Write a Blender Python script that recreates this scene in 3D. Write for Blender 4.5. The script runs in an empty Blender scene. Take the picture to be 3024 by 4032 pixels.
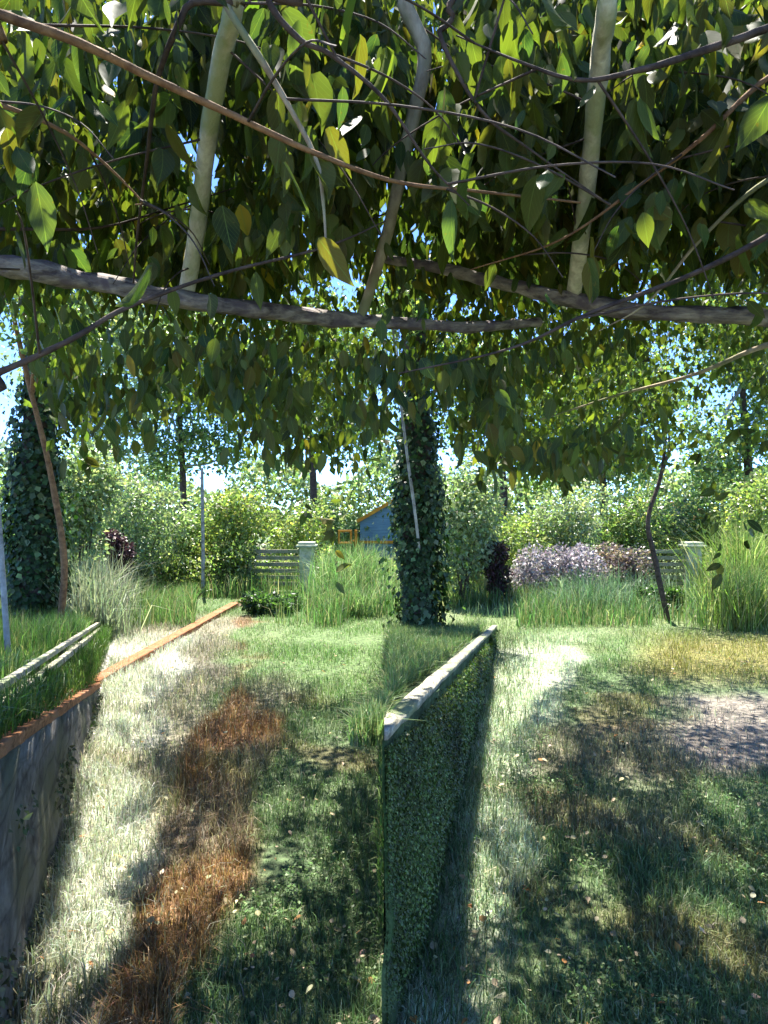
import bpy, math, random
import numpy as np
from mathutils import Vector
SC = bpy.context.scene
COL = SC.collection
rng = np.random.default_rng(7)
random.seed(7)
R = math.radians

# ------------------------------------------------------------------ camera, sky, sun, exposure
CAM_Z, F = 1.6, 667.0
cd = bpy.data.cameras.new('camera')
cam = bpy.data.objects.new('camera', cd)
COL.objects.link(cam)
SC.camera = cam
cd.sensor_fit = 'VERTICAL'
cd.sensor_height = 36
cd.lens = F / 1024 * 36
cd.clip_start, cd.clip_end = 0.02, 3000
cam.location = (0, 0, CAM_Z)
cam.rotation_euler = (R(90), 0, 0)
SUN_EL = R(67)
SH = np.array((-0.31, 0.951)); SH = SH / np.linalg.norm(SH)       # horizontal direction towards the sun
COT = 1 / math.tan(SUN_EL)
w = bpy.data.worlds.new('World')
SC.world = w
w.use_nodes = True
nt = w.node_tree
sky = nt.nodes.new('ShaderNodeTexSky')
sky.sky_type = 'NISHITA'
sky.sun_disc = False
sky.sun_elevation = SUN_EL
sky.sun_rotation = math.atan2(SH[0], SH[1])
sky.air_density, sky.dust_density, sky.ozone_density = 0.33, 0.0, 9.0
nt.links.new(sky.outputs[0], nt.nodes['Background'].inputs[0])
nt.nodes['Background'].inputs[1].default_value = 0.15
sd = bpy.data.lights.new('sun', 'SUN')
sun = bpy.data.objects.new('sun', sd)
COL.objects.link(sun)
sd.energy, sd.angle, sd.color = 3.6, R(0.5), (1, 0.95, 0.86)
sv = Vector((SH[0] * math.cos(SUN_EL), SH[1] * math.cos(SUN_EL), math.sin(SUN_EL)))
sun.rotation_euler = sv.to_track_quat('Z', 'Y').to_euler()
SC.view_settings.view_transform = 'Standard'
SC.view_settings.look = 'None'
SC.view_settings.exposure = 2.5

# ------------------------------------------------------------------ helpers
def P(px, py, d):
    return Vector(((px - 384) / F * d, d, CAM_Z + (512 - py) / F * d))

def proj(p):
    y = np.maximum(p[:, 1], 0.05)
    return 384 + F * p[:, 0] / y, 512 - F * (p[:, 2] - CAM_Z) / y

def tag(o, label=None, cat=None, group=None, kind=None):
    if label: o['label'] = label
    if cat: o['category'] = cat
    if group: o['group'] = group
    if kind: o['kind'] = kind
    return o

def thing(name, label, cat, loc=(0, 0, 0), group=None):
    o = bpy.data.objects.new(name, None)
    COL.objects.link(o)
    o.location = loc
    o.empty_display_size = 0.2
    return tag(o, label, cat, group)

def link(name, me, mat, parent=None):
    o = bpy.data.objects.new(name, me)
    COL.objects.link(o)
    if mat: me.materials.append(mat)
    if parent:
        o.parent = parent
        o.matrix_parent_inverse.identity()
        me.transform(__import__('mathutils').Matrix.Translation(-Vector(parent.location)))
    return o

def mesh_np(name, verts, faces, tint=None, uv=None, smooth=False):
    """verts (N,3); faces (M,k) of one size; tint (N,3) point colours; uv (N,2)."""
    me = bpy.data.meshes.new(name)
    n, (m, k) = len(verts), faces.shape
    me.vertices.add(n)
    me.vertices.foreach_set('co', np.ascontiguousarray(verts, np.float32).ravel())
    me.loops.add(m * k)
    me.loops.foreach_set('vertex_index', faces.astype(np.int32).ravel())
    me.polygons.add(m)
    me.polygons.foreach_set('loop_start', np.arange(0, m * k, k, dtype=np.int32))
    me.polygons.foreach_set('loop_total', np.full(m, k, np.int32))
    if smooth: me.polygons.foreach_set('use_smooth', np.ones(m, bool))
    if tint is not None:
        a = me.color_attributes.new('tint', 'FLOAT_COLOR', 'POINT')
        c = np.ones((n, 4), np.float32); c[:, :3] = tint
        a.data.foreach_set('color', c.ravel())
    if uv is not None:
        l = me.uv_layers.new(name='UVMap')
        l.data.foreach_set('uv', uv[faces.ravel()].astype(np.float32).ravel())
    me.update(calc_edges=True)
    return me

def unit(a): return a / np.maximum(np.linalg.norm(a, axis=-1, keepdims=True), 1e-9)

_ph = rng.uniform(0, 6.28, (40, 3)); _dr = unit(rng.normal(size=(40, 3)))
def noise(p, f, k=0):
    """smooth pseudo-noise, about -1..1, p (N,3)"""
    s = 0
    for i in range(6):
        j = (k * 6 + i) % 40
        s = s + np.sin((p @ _dr[j]) * f * (0.7 + 0.25 * i) + _ph[j, 0])
    return s / 3.2
def n2(x, y, f, k=0): return noise(np.stack([x, y, np.zeros_like(x)], -1), f, k)

_vs = (.06, .2, .38, .56, .74, .88)
_ws = (.20, .42, .50, .44, .27, .11)
_h = [(0, v, -.16 * v * v) for v in (0,) + _vs + (1.0,)]
_h += [(-a, v + .03 * a, .07 - .12 * v * v) for v, a in zip(_vs, _ws)] + [(a, v + .03 * a, .07 - .12 * v * v) for v, a in zip(_vs, _ws)]
HI = np.array(_h)
_f = []
for _s in (8, 14):
    _q = [(0, 1, _s)] + [t for k in range(5) for t in ((k + 1, k + 2, _s + k), (k + 2, _s + k + 1, _s + k))] + [(6, 7, _s + 5)]
    _f += _q if _s == 14 else [t[::-1] for t in _q]
HIF = np.array(_f)
LO = np.array([(0, 0, 0), (-.5, .42, .1), (0, 1, -.08), (.5, .42, .1)])
LOF = np.array([(0, 2, 1), (0, 3, 2)])

def leaves(name, pos, axis, nrm, L, W, mat, parent, tint, hi=False):
    T, TF = (HI, HIF) if hi else (LO, LOF)
    axis = unit(axis)
    side = unit(np.cross(axis, nrm))
    nrm = np.cross(side, axis)
    n, k = len(pos), len(T)
    cup = rng.uniform(-.8, 2.2, (n, 1, 1))
    bend = rng.normal(0, .10, (n, 1))
    v = (pos[:, None, :] + side[:, None, :] * (T[None, :, 0:1] * W[:, None, None] + (bend * T[None, :, 1] ** 2 * L[:, None])[..., None])
         + axis[:, None, :] * (T[None, :, 1:2] * L[:, None, None]) + nrm[:, None, :] * (T[None, :, 2:3] * L[:, None, None] * cup))
    f = (TF[None] + (np.arange(n) * k)[:, None, None]).reshape(-1, 3)
    t = np.repeat(tint[:, None, :], k, 1).reshape(-1, 3)
    uv = np.tile(T[:, :2] + (.5, 0), (n, 1)) if hi else None
    return link(name, mesh_np(name, v.reshape(-1, 3), f, t, uv, hi), mat, parent)

def tint_of(n, base, var=.25, alt=None, pa=0.0):
    t = np.tile(np.array(base, float), (n, 1))
    if alt is not None:
        m = rng.random(n) < pa
        t[m] = np.array(alt)
    t = t * np.clip(rng.normal(1, var, (n, 1)), .45, 1.9)
    return np.clip(t * rng.normal(1, .07, (n, 3)), 0.002, 1)

def grass(name, x, y, z, h, wd, tint, mat, parent=None, lean=.45, dirx=None):
    n = len(x)
    a = rng.uniform(0, 6.283, n)
    d = np.stack([np.cos(a), np.sin(a), np.zeros(n)], -1)
    b = rng.uniform(0, 6.283, n)
    s = np.stack([np.cos(b), np.sin(b), np.zeros(n)], -1)
    ln = np.abs(rng.normal(0, lean, n)) * h
    base = np.stack([x, y, z], -1)
    mid = base + d * (ln * .35)[:, None]; mid[:, 2] += h * .6
    tip = base + d * ln[:, None]; tip[:, 2] += h * np.clip(1 - ln / np.maximum(h, 1e-4) * .35, .3, 1)
    hw = (wd * .5)[:, None]
    v = np.stack([base - s * hw, base + s * hw, mid - s * hw * .75, mid + s * hw * .75, tip], 1).reshape(-1, 3)
    f = (np.array([(0, 1, 3), (0, 3, 2), (2, 3, 4)])[None] + (np.arange(n) * 5)[:, None, None]).reshape(-1, 3)
    return link(name, mesh_np(name, v, f, np.repeat(tint, 5, 0)), mat, parent)

def smooth_path(pts, m=6):
    pts = [np.array(p, float) for p in pts]
    q = [2 * pts[0] - pts[1]] + pts + [2 * pts[-1] - pts[-2]]
    out = []
    for i in range(1, len(q) - 2):
        for t in np.linspace(0, 1, m, endpoint=False):
            a, b, c, d = q[i - 1:i + 3]
            out.append(.5 * (2 * b + (c - a) * t + (2 * a - 5 * b + 4 * c - d) * t * t + (3 * b - a - 3 * c + d) * t ** 3))
    out.append(pts[-1])
    return np.array(out)

def tube_arrays(path, r0, r1, sides=8, rough=0.0):
    n = len(path)
    tan = unit(np.gradient(path, axis=0))
    up = np.array((0.13, 0.2, 1.0)) if abs(tan[:, 2]).mean() < .8 else np.array((1.0, .1, 0))
    s1 = unit(np.cross(tan, up)); s2 = np.cross(tan, s1)
    r = np.linspace(r0, r1, n)
    a = np.linspace(0, 2 * math.pi, sides, endpoint=False)
    rr = r[:, None] * (1 + rough * rng.normal(size=(n, sides)))
    v = path[:, None] + (s1[:, None] * np.cos(a)[None, :, None] + s2[:, None] * np.sin(a)[None, :, None]) * rr[..., None]
    i = np.arange(n - 1)[:, None] * sides; j = np.arange(sides)[None]; k = (j + 1) % sides
    f = np.stack([i + j, i + k, i + sides + k, i + sides + j], -1).reshape(-1, 4)
    return v.reshape(-1, 3), f

def tube(name, path, r0, r1, mat, parent, sides=8, rough=0.0):
    v, f = tube_arrays(path, r0, r1, sides, rough)
    return link(name, mesh_np(name, v, f, smooth=True), mat, parent)

def tubes(name, lst, mat, parent, sides=5):
    V, Fs, o = [], [], 0
    for path, r0, r1 in lst:
        v, f = tube_arrays(path, r0, r1, sides)
        V.append(v); Fs.append(f + o); o += len(v)
    return link(name, mesh_np(name, np.concatenate(V), np.concatenate(Fs), smooth=True), mat, parent)

class MB:
    def __init__(s): s.v, s.f = [], []
    def hexa(s, c):
        o = len(s.v); s.v += [tuple(p) for p in c]
        s.f += [tuple(o + i for i in q) for q in ((0, 3, 2, 1), (4, 5, 6, 7), (0, 1, 5, 4), (1, 2, 6, 5), (2, 3, 7, 6), (3, 0, 4, 7))]
    def box(s, x0, x1, y0, y1, z0, z1):
        s.hexa([(x0, y0, z0), (x1, y0, z0), (x1, y1, z0), (x0, y1, z0), (x0, y0, z1), (x1, y0, z1), (x1, y1, z1), (x0, y1, z1)])
    def bar(s, a, b, wd, ht):
        """a plank from a to b (centres), wd across, ht up"""
        a, b = Vector(a), Vector(b); t = (b - a).normalized()
        sd = t.cross(Vector((0, 0, 1))).normalized() * wd / 2
        if sd.length < 1e-6: sd = Vector((wd / 2, 0, 0))
        u = sd.cross(t).normalized() * ht / 2
        s.hexa([a - sd - u, a + sd - u, b + sd - u, b - sd - u, a - sd + u, a + sd + u, b + sd + u, b - sd + u])
    def build(s, name, mat, parent=None, bevel=0):
        me = bpy.data.meshes.new(name)
        me.from_pydata(s.v, [], s.f); me.update()
        o = link(name, me, mat, parent)
        if bevel:
            m = o.modifiers.new('bevel', 'BEVEL'); m.width = bevel; m.segments = 2
        return o

# ------------------------------------------------------------------ materials
def new_mat(name):
    m = bpy.data.materials.new(name); m.use_nodes = True
    t = m.node_tree
    return m, t, t.nodes['Principled BSDF'], t.nodes['Material Output']

def leaf_mat(name, trans=(.9, 1.5, .35), tmix=.4, rough=.45, spec=.4, veins=False):
    m, t, b, out = new_mat(name)
    at = t.nodes.new('ShaderNodeAttribute'); at.attribute_name = 'tint'
    col = at.outputs['Color']
    if veins:
        uv = t.nodes.new('ShaderNodeUVMap'); sp = t.nodes.new('ShaderNodeSeparateXYZ')
        t.links.new(uv.outputs[0], sp.inputs[0])
        def mth(op, a, b_=None, c=None):
            n = t.nodes.new('ShaderNodeMath'); n.operation = op
            for i, v in enumerate((a, b_, c)):
                if v is None: continue
                if isinstance(v, (int, float)): n.inputs[i].default_value = v
                else: t.links.new(v, n.inputs[i])
            return n.outputs[0]
        u = mth('ABSOLUTE', mth('SUBTRACT', sp.outputs[0], .5))
        mid = mth('LESS_THAN', u, .018)
        fr = mth('FRACT', mth('MULTIPLY', mth('SUBTRACT', sp.outputs[1], mth('MULTIPLY', u, .9)), 7.5))
        sidev = mth('LESS_THAN', fr, .09)
        vv = mth('MAXIMUM', mid, mth('MULTIPLY', sidev, .6))
        mx = t.nodes.new('ShaderNodeMixRGB'); mx.blend_type = 'MIX'
        t.links.new(mth('MULTIPLY', vv, .6), mx.inputs[0]); t.links.new(col, mx.inputs[1])
        mx.inputs[2].default_value = (.16, .22, .07, 1)
        col = mx.outputs[0]
        tc = t.nodes.new('ShaderNodeTexCoord')
        for sc_, lo_, hi_, cc, amt in ((70, .66, .72, (.13, .085, .03), .8), (9, .40, .75, (.15, .15, .03), .45)):
            nz_ = t.nodes.new('ShaderNodeTexNoise'); nz_.inputs['Scale'].default_value = sc_; nz_.inputs['Detail'].default_value = 3
            t.links.new(tc.outputs['Object'], nz_.inputs[0])
            mr = t.nodes.new('ShaderNodeMapRange'); mr.inputs[1].default_value, mr.inputs[2].default_value = lo_, hi_
            mr.inputs[4].default_value = amt
            t.links.new(nz_.outputs[0], mr.inputs[0])
            m2 = t.nodes.new('ShaderNodeMixRGB'); t.links.new(mr.outputs[0], m2.inputs[0]); t.links.new(col, m2.inputs[1]); m2.inputs[2].default_value = (*cc, 1)
            col = m2.outputs[0]
    t.links.new(col, b.inputs['Base Color'])
    b.inputs['Roughness'].default_value = rough
    b.inputs['Specular IOR Level'].default_value = spec
    tr = t.nodes.new('ShaderNodeBsdfTranslucent')
    mu = t.nodes.new('ShaderNodeMixRGB'); mu.blend_type = 'MULTIPLY'; mu.inputs[0].default_value = 1
    t.links.new(col, mu.inputs[1]); mu.inputs[2].default_value = (*trans, 1)
    t.links.new(mu.outputs[0], tr.inputs['Color'])
    ms = t.nodes.new('ShaderNodeMixShader'); ms.inputs[0].default_value = tmix
    t.links.new(b.outputs[0], ms.inputs[1]); t.links.new(tr.outputs[0], ms.inputs[2])
    t.links.new(ms.outputs[0], out.inputs[0])
    return m

def rough_mat(name, c0, c1, scale=6, stretch=(1, 1, 1), rough=.85, bump=.4, c2=None, scale2=1.3, spec=.25):
    m, t, b, out = new_mat(name)
    tc = t.nodes.new('ShaderNodeTexCoord'); mp = t.nodes.new('ShaderNodeMapping')
    mp.inputs['Scale'].default_value = stretch
    t.links.new(tc.outputs['Object'], mp.inputs[0])
    n = t.nodes.new('ShaderNodeTexNoise'); n.inputs['Scale'].default_value = scale
    n.inputs['Detail'].default_value = 8; n.inputs['Roughness'].default_value = .65
    t.links.new(mp.outputs[0], n.inputs[0])
    cr = t.nodes.new('ShaderNodeValToRGB')
    cr.color_ramp.elements[0].position, cr.color_ramp.elements[1].position = .36, .64
    cr.color_ramp.elements[0].color, cr.color_ramp.elements[1].color = (*c0, 1), (*c1, 1)
    t.links.new(n.outputs[0], cr.inputs[0])
    col = cr.outputs[0]
    if c2 is not None:
        n2_ = t.nodes.new('ShaderNodeTexNoise'); n2_.inputs['Scale'].default_value = scale2; n2_.inputs['Detail'].default_value = 5
        t.links.new(tc.outputs['Object'], n2_.inputs[0])
        c3 = t.nodes.new('ShaderNodeValToRGB'); c3.color_ramp.elements[0].position = .48; c3.color_ramp.elements[1].position = .6
        t.links.new(n2_.outputs[0], c3.inputs[0])
        mx = t.nodes.new('ShaderNodeMixRGB'); t.links.new(c3.outputs[0], mx.inputs[0]); t.links.new(col, mx.inputs[1])
        mx.inputs[2].default_value = (*c2, 1); col = mx.outputs[0]
    if 'stone' in name:
        vo = t.nodes.new('ShaderNodeTexVoronoi'); vo.feature = 'DISTANCE_TO_EDGE'; vo.inputs['Scale'].default_value = 1.0
        mp2 = t.nodes.new('ShaderNodeMapping'); mp2.inputs['Scale'].default_value = (3, 2.0, 8.5)
        t.links.new(tc.outputs['Object'], mp2.inputs[0]); t.links.new(mp2.outputs[0], vo.inputs[0])
        mr = t.nodes.new('ShaderNodeMapRange'); mr.inputs[1].default_value = .0; mr.inputs[2].default_value = .09
        mr.inputs[3].default_value = .55
        t.links.new(vo.outputs[0], mr.inputs[0])
        m2 = t.nodes.new('ShaderNodeMixRGB'); m2.blend_type = 'MULTIPLY'; m2.inputs[0].default_value = 1
        t.links.new(col, m2.inputs[1]); t.links.new(mr.outputs[0], m2.inputs[2]); col = m2.outputs[0]
    t.links.new(col, b.inputs['Base Color'])
    b.inputs['Roughness'].default_value = rough; b.inputs['Specular IOR Level'].default_value = spec
    if bump:
        bp = t.nodes.new('ShaderNodeBump'); bp.inputs['Strength'].default_value = bump; bp.inputs['Distance'].default_value = .03
        t.links.new(n.outputs[0], bp.inputs['Height']); t.links.new(bp.outputs[0], b.inputs['Normal'])
    return m

M_LEAF = leaf_mat('broad_leaf', (1.5, 1.8, .45), .48, .5, .22, veins=True)
M_LEAF_FAR = leaf_mat('broad_leaf_small', (1.6, 1.9, .55), .5, .45, .3)
M_IVY = leaf_mat('ivy_leaf', (.8, 1.2, .3), .2, .45, .3)
M_SHRUB = leaf_mat('shrub_leaf', (1.3, 1.5, .7), .5, .32, .6)
M_LILAC = leaf_mat('lilac_leaf', (1.0, .98, .95), .35, .4, .4)
M_GRASS = leaf_mat('grass_blade', (1.1, 1.25, .85), .4, .5, .35)
M_LITTER = leaf_mat('dry_leaf', (1, .8, .4), .25, .6, .3)
M_BARK_TAN = rough_mat('tan_bark', (.22, .17, .11), (.52, .44, .30), 14, (1, 1, .4), c2=(.24, .25, .13), scale2=5)
M_PALEBARK = rough_mat('pale_lichen_bark', (.40, .38, .27), (.72, .70, .54), 24, (1, 1, .35), c2=(.36, .40, .22), scale2=6)
M_LIMB = rough_mat('purplish_grey_bark', (.08, .065, .07), (.44, .39, .33), 30, (.25, 1, 1), c2=(.15, .12, .135), scale2=12, bump=1)
M_BARK_DARK = rough_mat('dark_bark', (.035, .025, .022), (.11, .08, .065), 18)
M_BARK_RED = rough_mat('red_brown_bark', (.14, .07, .035), (.30, .17, .08), 22)
M_BARK_GREY = rough_mat('grey_bark', (.20, .20, .20), (.46, .46, .46), 12)
M_STONE = rough_mat('weathered_stone', (.07, .065, .06), (.24, .23, .21), 9, c2=(.12, .12, .08), scale2=2.2, bump=.8)
M_MOSS = rough_mat('mossy_stone', (.03, .055, .018), (.12, .18, .075), 9, c2=(.04, .085, .02), scale2=2.2, bump=.8)
M_RUST = rough_mat('rust_timber', (.13, .045, .015), (.42, .19, .08), 5, (14, 1.2, 14), c2=(.30, .14, .07), scale2=3)
M_PALE = rough_mat('pale_timber', (.16, .15, .11), (.50, .47, .36), 5, (14, 1.2, 14), c2=(.22, .25, .14), scale2=3)
M_POST = rough_mat('lichen_post', (.30, .34, .24), (.60, .62, .50), 9, c2=(.35, .42, .25), scale2=4)
M_ORANGE = rough_mat('orange_paint', (.55, .20, .015), (.72, .32, .03), 4, rough=.5, bump=.1)
M_BLUEWALL = rough_mat('blue_boards', (.10, .19, .26), (.20, .33, .40), 3, (1, 1, 12), rough=.6, bump=.2)
M_ROOFRED = rough_mat('terracotta_tiles', (.28, .09, .06), (.45, .17, .12), 10)
M_WHITE = rough_mat('pale_render', (.55, .53, .5), (.7, .69, .66), 3, bump=.1)
M_PANE, _t, _b, _o = new_mat('window_glass')
_b.inputs['Base Color'].default_value = (.03, .04, .05, 1); _b.inputs['Roughness'].default_value = .08

# ------------------------------------------------------------------ ground zones (in world coordinates of the lawn)
G = dict(green=(.140, .205, .098), deep=(.105, .170, .077), brown=(.27, .150, .075), straw=(.34, .32, .24),
         grey=(.22, .205, .16), mauve=(.215, .195, .15), soil=(.29, .255, .24), yellow=(.27, .24, .07), pale=(.24, .31, .15), lush=(.15, .25, .09), sun_strip=(.60, .61, .57), sun_strip_green=(.54, .60, .49))  # last two colours paint in the sunlit strips by the walls
G = {k: np.array(v) for k, v in G.items()}
def zones(x, y):
    """ground-cover colour at (x, y), sunlit strips by the walls painted in: green lawn, dry straw by the left wall, a rust-brown strip, bare soil"""
    yy = np.maximum(y, .8)
    px, py = 384 + F * x / yy, 512 + F * CAM_Z / yy
    j = n2(x, y, 3.2, 0) * 14 + n2(x, y, 9, 1) * 7
    c = np.tile(G['green'], (len(x), 1)).astype(float)
    def mix(mask, col, a=1.0):
        m = (np.clip(mask, 0, 1) * a)[:, None]
        return c * (1 - m) + G[col] * m
    sm = lambda v, s: np.clip(v / s + .5, 0, 1)
    c = mix(sm(n2(x, y, 1.7, 2) - .2, .5), 'deep', .7)
    c = mix(sm(n2(x, y, 2.6, 3) - .42, .35), 'mauve', .75)
    c = mix(sm(n2(x, y, 4.1, 4) - .62, .3), 'brown', .35)
    right = sm(px - 480, 60) * sm(py - 790, 80) * sm(900 - py, 60) * sm(690 - px, 60)
    c = mix(right * sm(n2(x, y, 2.2, 5) + .3, .5), 'mauve', .5)
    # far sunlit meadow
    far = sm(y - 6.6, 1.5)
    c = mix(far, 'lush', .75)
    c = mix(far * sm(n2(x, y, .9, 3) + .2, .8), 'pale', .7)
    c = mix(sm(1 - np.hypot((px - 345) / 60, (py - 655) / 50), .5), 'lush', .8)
    c = mix(sm(px - 640 + j, 60) * sm(681 - py, 20) * sm(py - 636, 16), 'yellow', .85)
    # straw / grey zone by the left wall
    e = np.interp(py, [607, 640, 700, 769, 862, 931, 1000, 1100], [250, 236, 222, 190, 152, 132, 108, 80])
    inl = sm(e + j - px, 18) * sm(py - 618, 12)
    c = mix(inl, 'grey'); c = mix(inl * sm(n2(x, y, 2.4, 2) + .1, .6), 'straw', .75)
    a0 = np.interp(py, [690, 700, 769, 862, 931, 1000, 1100], [240, 212, 182, 146, 126, 98, 66])
    a1 = np.interp(py, [690, 700, 769, 862, 931, 1000, 1100], [240, 266, 266, 255, 220, 186, 140])
    br = sm(px + j - a0, 12) * sm(a1 + j * 1.6 - px, 16)
    c = mix(br * sm(n2(x, y, 2.8, 0) + .95, .8), 'brown', .95)
    c = mix(br * sm(n2(x, y, 3.7, 3) - .3, .5), 'grey', .6)
    # sunlight painted into the turf colour as a pale strip beside each wall
    for off, nm in ((0, 'sun_strip'), (384, 'sun_strip_green')):
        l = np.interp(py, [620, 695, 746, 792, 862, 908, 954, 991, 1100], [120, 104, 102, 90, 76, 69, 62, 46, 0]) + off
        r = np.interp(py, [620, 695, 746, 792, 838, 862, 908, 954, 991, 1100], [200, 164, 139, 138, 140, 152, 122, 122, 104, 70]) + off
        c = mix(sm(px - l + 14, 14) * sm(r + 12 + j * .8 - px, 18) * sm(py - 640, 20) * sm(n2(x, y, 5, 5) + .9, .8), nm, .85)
    # bare trodden soil at the right
    q = 1 - np.hypot((px - 752) / 80, (py - 735) / 34) + n2(x, y, 3, 1) * .25
    soil = sm(q + n2(x, y, 7, 2) * .22, .6) * .9
    c = mix(soil, 'soil')
    return c, np.clip(br * .8 + inl * .4, 0, 1), soil

def axis_grid(lo, hi, step, far, k=22):
    g = np.geomspace(step, far, k)
    return np.concatenate([lo - g[::-1], np.arange(lo, hi, step), hi + g])
gx, gy = axis_grid(-6, 6, .06, 400), axis_grid(1.0, 13, .06, 500)
X, Y = np.meshgrid(gx, gy)
xf, yf = X.ravel(), Y.ravel()
zf = (n2(xf, yf, 2.1, 4) * .018 + n2(xf, yf, 7, 5) * .006) * (np.hypot(xf, yf) < 20)
ii = (np.arange(len(gy) - 1)[:, None] * len(gx) + np.arange(len(gx) - 1)[None]).ravel()
gf = np.stack([ii, ii + 1, ii + len(gx) + 1, ii + len(gx)], -1)
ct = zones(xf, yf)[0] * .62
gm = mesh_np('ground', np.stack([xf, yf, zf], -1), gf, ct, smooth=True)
M_GROUND, t, b, o_ = new_mat('lawn_soil')
at = t.nodes.new('ShaderNodeAttribute'); at.attribute_name = 'tint'
nz = t.nodes.new('ShaderNodeTexNoise'); nz.inputs['Scale'].default_value = 28; nz.inputs['Detail'].default_value = 8
tc = t.nodes.new('ShaderNodeTexCoord'); t.links.new(tc.outputs['Object'], nz.inputs[0])
cr = t.nodes.new('ShaderNodeValToRGB'); cr.color_ramp.elements[0].color = (.35, .32, .28, 1); cr.color_ramp.elements[1].color = (1.5, 1.45, 1.3, 1)
cr.color_ramp.elements[0].position, cr.color_ramp.elements[1].position = .3, .7
t.links.new(nz.outputs[0], cr.inputs[0])
mu = t.nodes.new('ShaderNodeMixRGB'); mu.blend_type = 'MULTIPLY'; mu.inputs[0].default_value = 1
t.links.new(at.outputs['Color'], mu.inputs[1]); t.links.new(cr.outputs[0], mu.inputs[2])
t.links.new(mu.outputs[0], b.inputs['Base Color']); b.inputs['Roughness'].default_value = .95
bp = t.nodes.new('ShaderNodeBump'); bp.inputs['Strength'].default_value = .7; bp.inputs['Distance'].default_value = .02
t.links.new(nz.outputs[0], bp.inputs['Height']); t.links.new(bp.outputs[0], b.inputs['Normal'])
tag(link('ground', gm, M_GROUND), kind='structure')

# ------------------------------------------------------------------ the two low walls and the earth behind them
ax = lambda y: -0.46 - .35 * y                 # foot of the left wall
az = lambda y: np.maximum(.906 - .117 * (y - 2.03), 0)        # its pale top rail
aw = lambda y: np.maximum(.86 * (6.1 - y) / 4.1, 0)           # its rust-brown timber coping
bx = lambda y: -.42 + .2145 * y                # foot of the right wall
bz = lambda y: np.maximum(.93 - .127 * (y - 1.96), 0)

def strip_wall(name, fx, fz, y0, y1, thick, mat, parent, n=60, nz_=7, lim=-99):
    """a rubble wall whose face follows x = fx(y), top fz(y); bumpy face, top and back"""
    ys = np.linspace(y0, y1, n); V = []
    for y in ys:
        h = float(fz(y)); x = float(fx(y))
        V += [(x + .02 * (1 - k / nz_), y, -.05 + (h + .05) * k / nz_) for k in range(nz_ + 1)]
        b0 = min(max(x - thick, lim), x - .004)
        V += [(b0, y, h), (b0, y, -.05)]
    k = nz_ + 3
    V = [(V[k - 1][0], v[1] - .001, v[2]) for v in V[:k]] + V; n += 1
    V = np.array(V, float)
    bump = noise(V, 16, 1) * .012 + noise(V, 40, 2) * .006
    V[:, 0] += bump * np.tile(np.r_[np.ones(nz_ + 1), 0, 0], n)
    i = np.arange(n - 1)[:, None] * k + np.arange(k - 1)[None]
    f = np.stack([i, i + k, i + k + 1, i + 1], -1).reshape(-1, 4)
    me = mesh_np(name, V, f)
    o = link(name, me, mat, parent)
    return o
wallA = thing('garden_wall', 'grey stone garden wall with rust-brown timber coping at the left edge of the lawn', 'wall', (ax(4), 4, 0))
strip_wall('stone_face', lambda y: ax(y), aw, 1.2, 6.05, .22, M_STONE, wallA)
mb = MB()
ys = np.linspace(1.2, 6.05, 9)
for k, (dx, dz, wd, ht) in enumerate(((-.03, .018, .07, .045), (-.105, .03, .06, .055))):
    for i in range(8):
        a, b2 = ys[i], ys[i + 1] - .006
        jz = random.uniform(-.004, .004)
        mb.bar((ax(a) + dx, a, aw(a) + dz + jz), (ax(b2) + dx, b2, aw(b2) + dz + jz), wd, ht)
mb.build('coping', M_RUST, wallA, .006)
mb = MB()
ys = np.linspace(1.3, 9.5, 7)
for dx, dz, ht in ((-.16, -.03, .045), (-.20, .035, .035)):
    for i in range(6):
        a, b2 = ys[i], ys[i + 1] - .01
        mb.bar((ax(a) + dx, a, az(a) + dz), (ax(b2) + dx, b2, az(b2) + dz), .04, ht)
mb.build('top_rail', M_PALE, wallA, .005)
mb = MB()
for y in np.arange(1.6, 9.4, 1.3):
    mb.box(ax(y) - .30, ax(y) - .25, y - .03, y + .03, -.05, az(y) + .02)
mb.build('rail_post', M_PALE, wallA, .005)
beam = thing('edging_beam', 'long rust-brown timber edging lying in the grass beyond the left wall', 'edging', (-2.52, 8.6, 0))
mb = MB()
ys = [6.07, 7.5, 8.8, 10.1, 11.3]
for i in range(4): mb.bar((-2.665 + .035 * i, ys[i], .022 + .004 * (i % 2)), (-2.63 + .035 * i, ys[i + 1] - .012, .026), .14, .09)
mb.build('plank', M_RUST, beam, .01)

wallB = thing('garden_wall', 'mossy green garden wall with pale timber coping in the middle of the lawn', 'wall', (bx(4), 4, 0))
strip_wall('stone_face', bx, bz, 1.97, 9.2, .12, M_MOSS, wallB, 90, 7, .004)
def ledge(name, dx0, dx1, dz, ht, mat, parent):
    """a pale plank ledge on top of the wall, cut off where the wall begins"""
    ya = max(1.955, (.42 - dx1 + .004) / .2145)
    ys = np.r_[np.linspace(ya, ya + 1.2, 12), np.linspace(ya + 1.4, 9.15, 24)]; V = []
    for q, y in enumerate(ys):
        xo = bx(y) + dx1; xi = min(max(bx(y) + dx0, .001), xo - .002)
        z = bz(y) + dz + rng.normal(0, .0025)
        V += [(xi, y, z), (xo, y, z + rng.normal(0, .002)), (xo, y, z + ht + rng.normal(0, .003)), (xi, y, z + ht)]
    n = len(ys); i = np.arange(n - 1)[:, None] * 4 + np.arange(4)[None]
    k = np.arange(n - 1)[:, None] * 4 + (np.arange(4)[None] + 1) % 4
    f = np.stack([i, i + 4, k + 4, k], -1).reshape(-1, 4)
    return link(name, mesh_np(name, np.array(V), np.concatenate([f, [[0, 1, 2, 3]]])), mat, parent)
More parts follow.
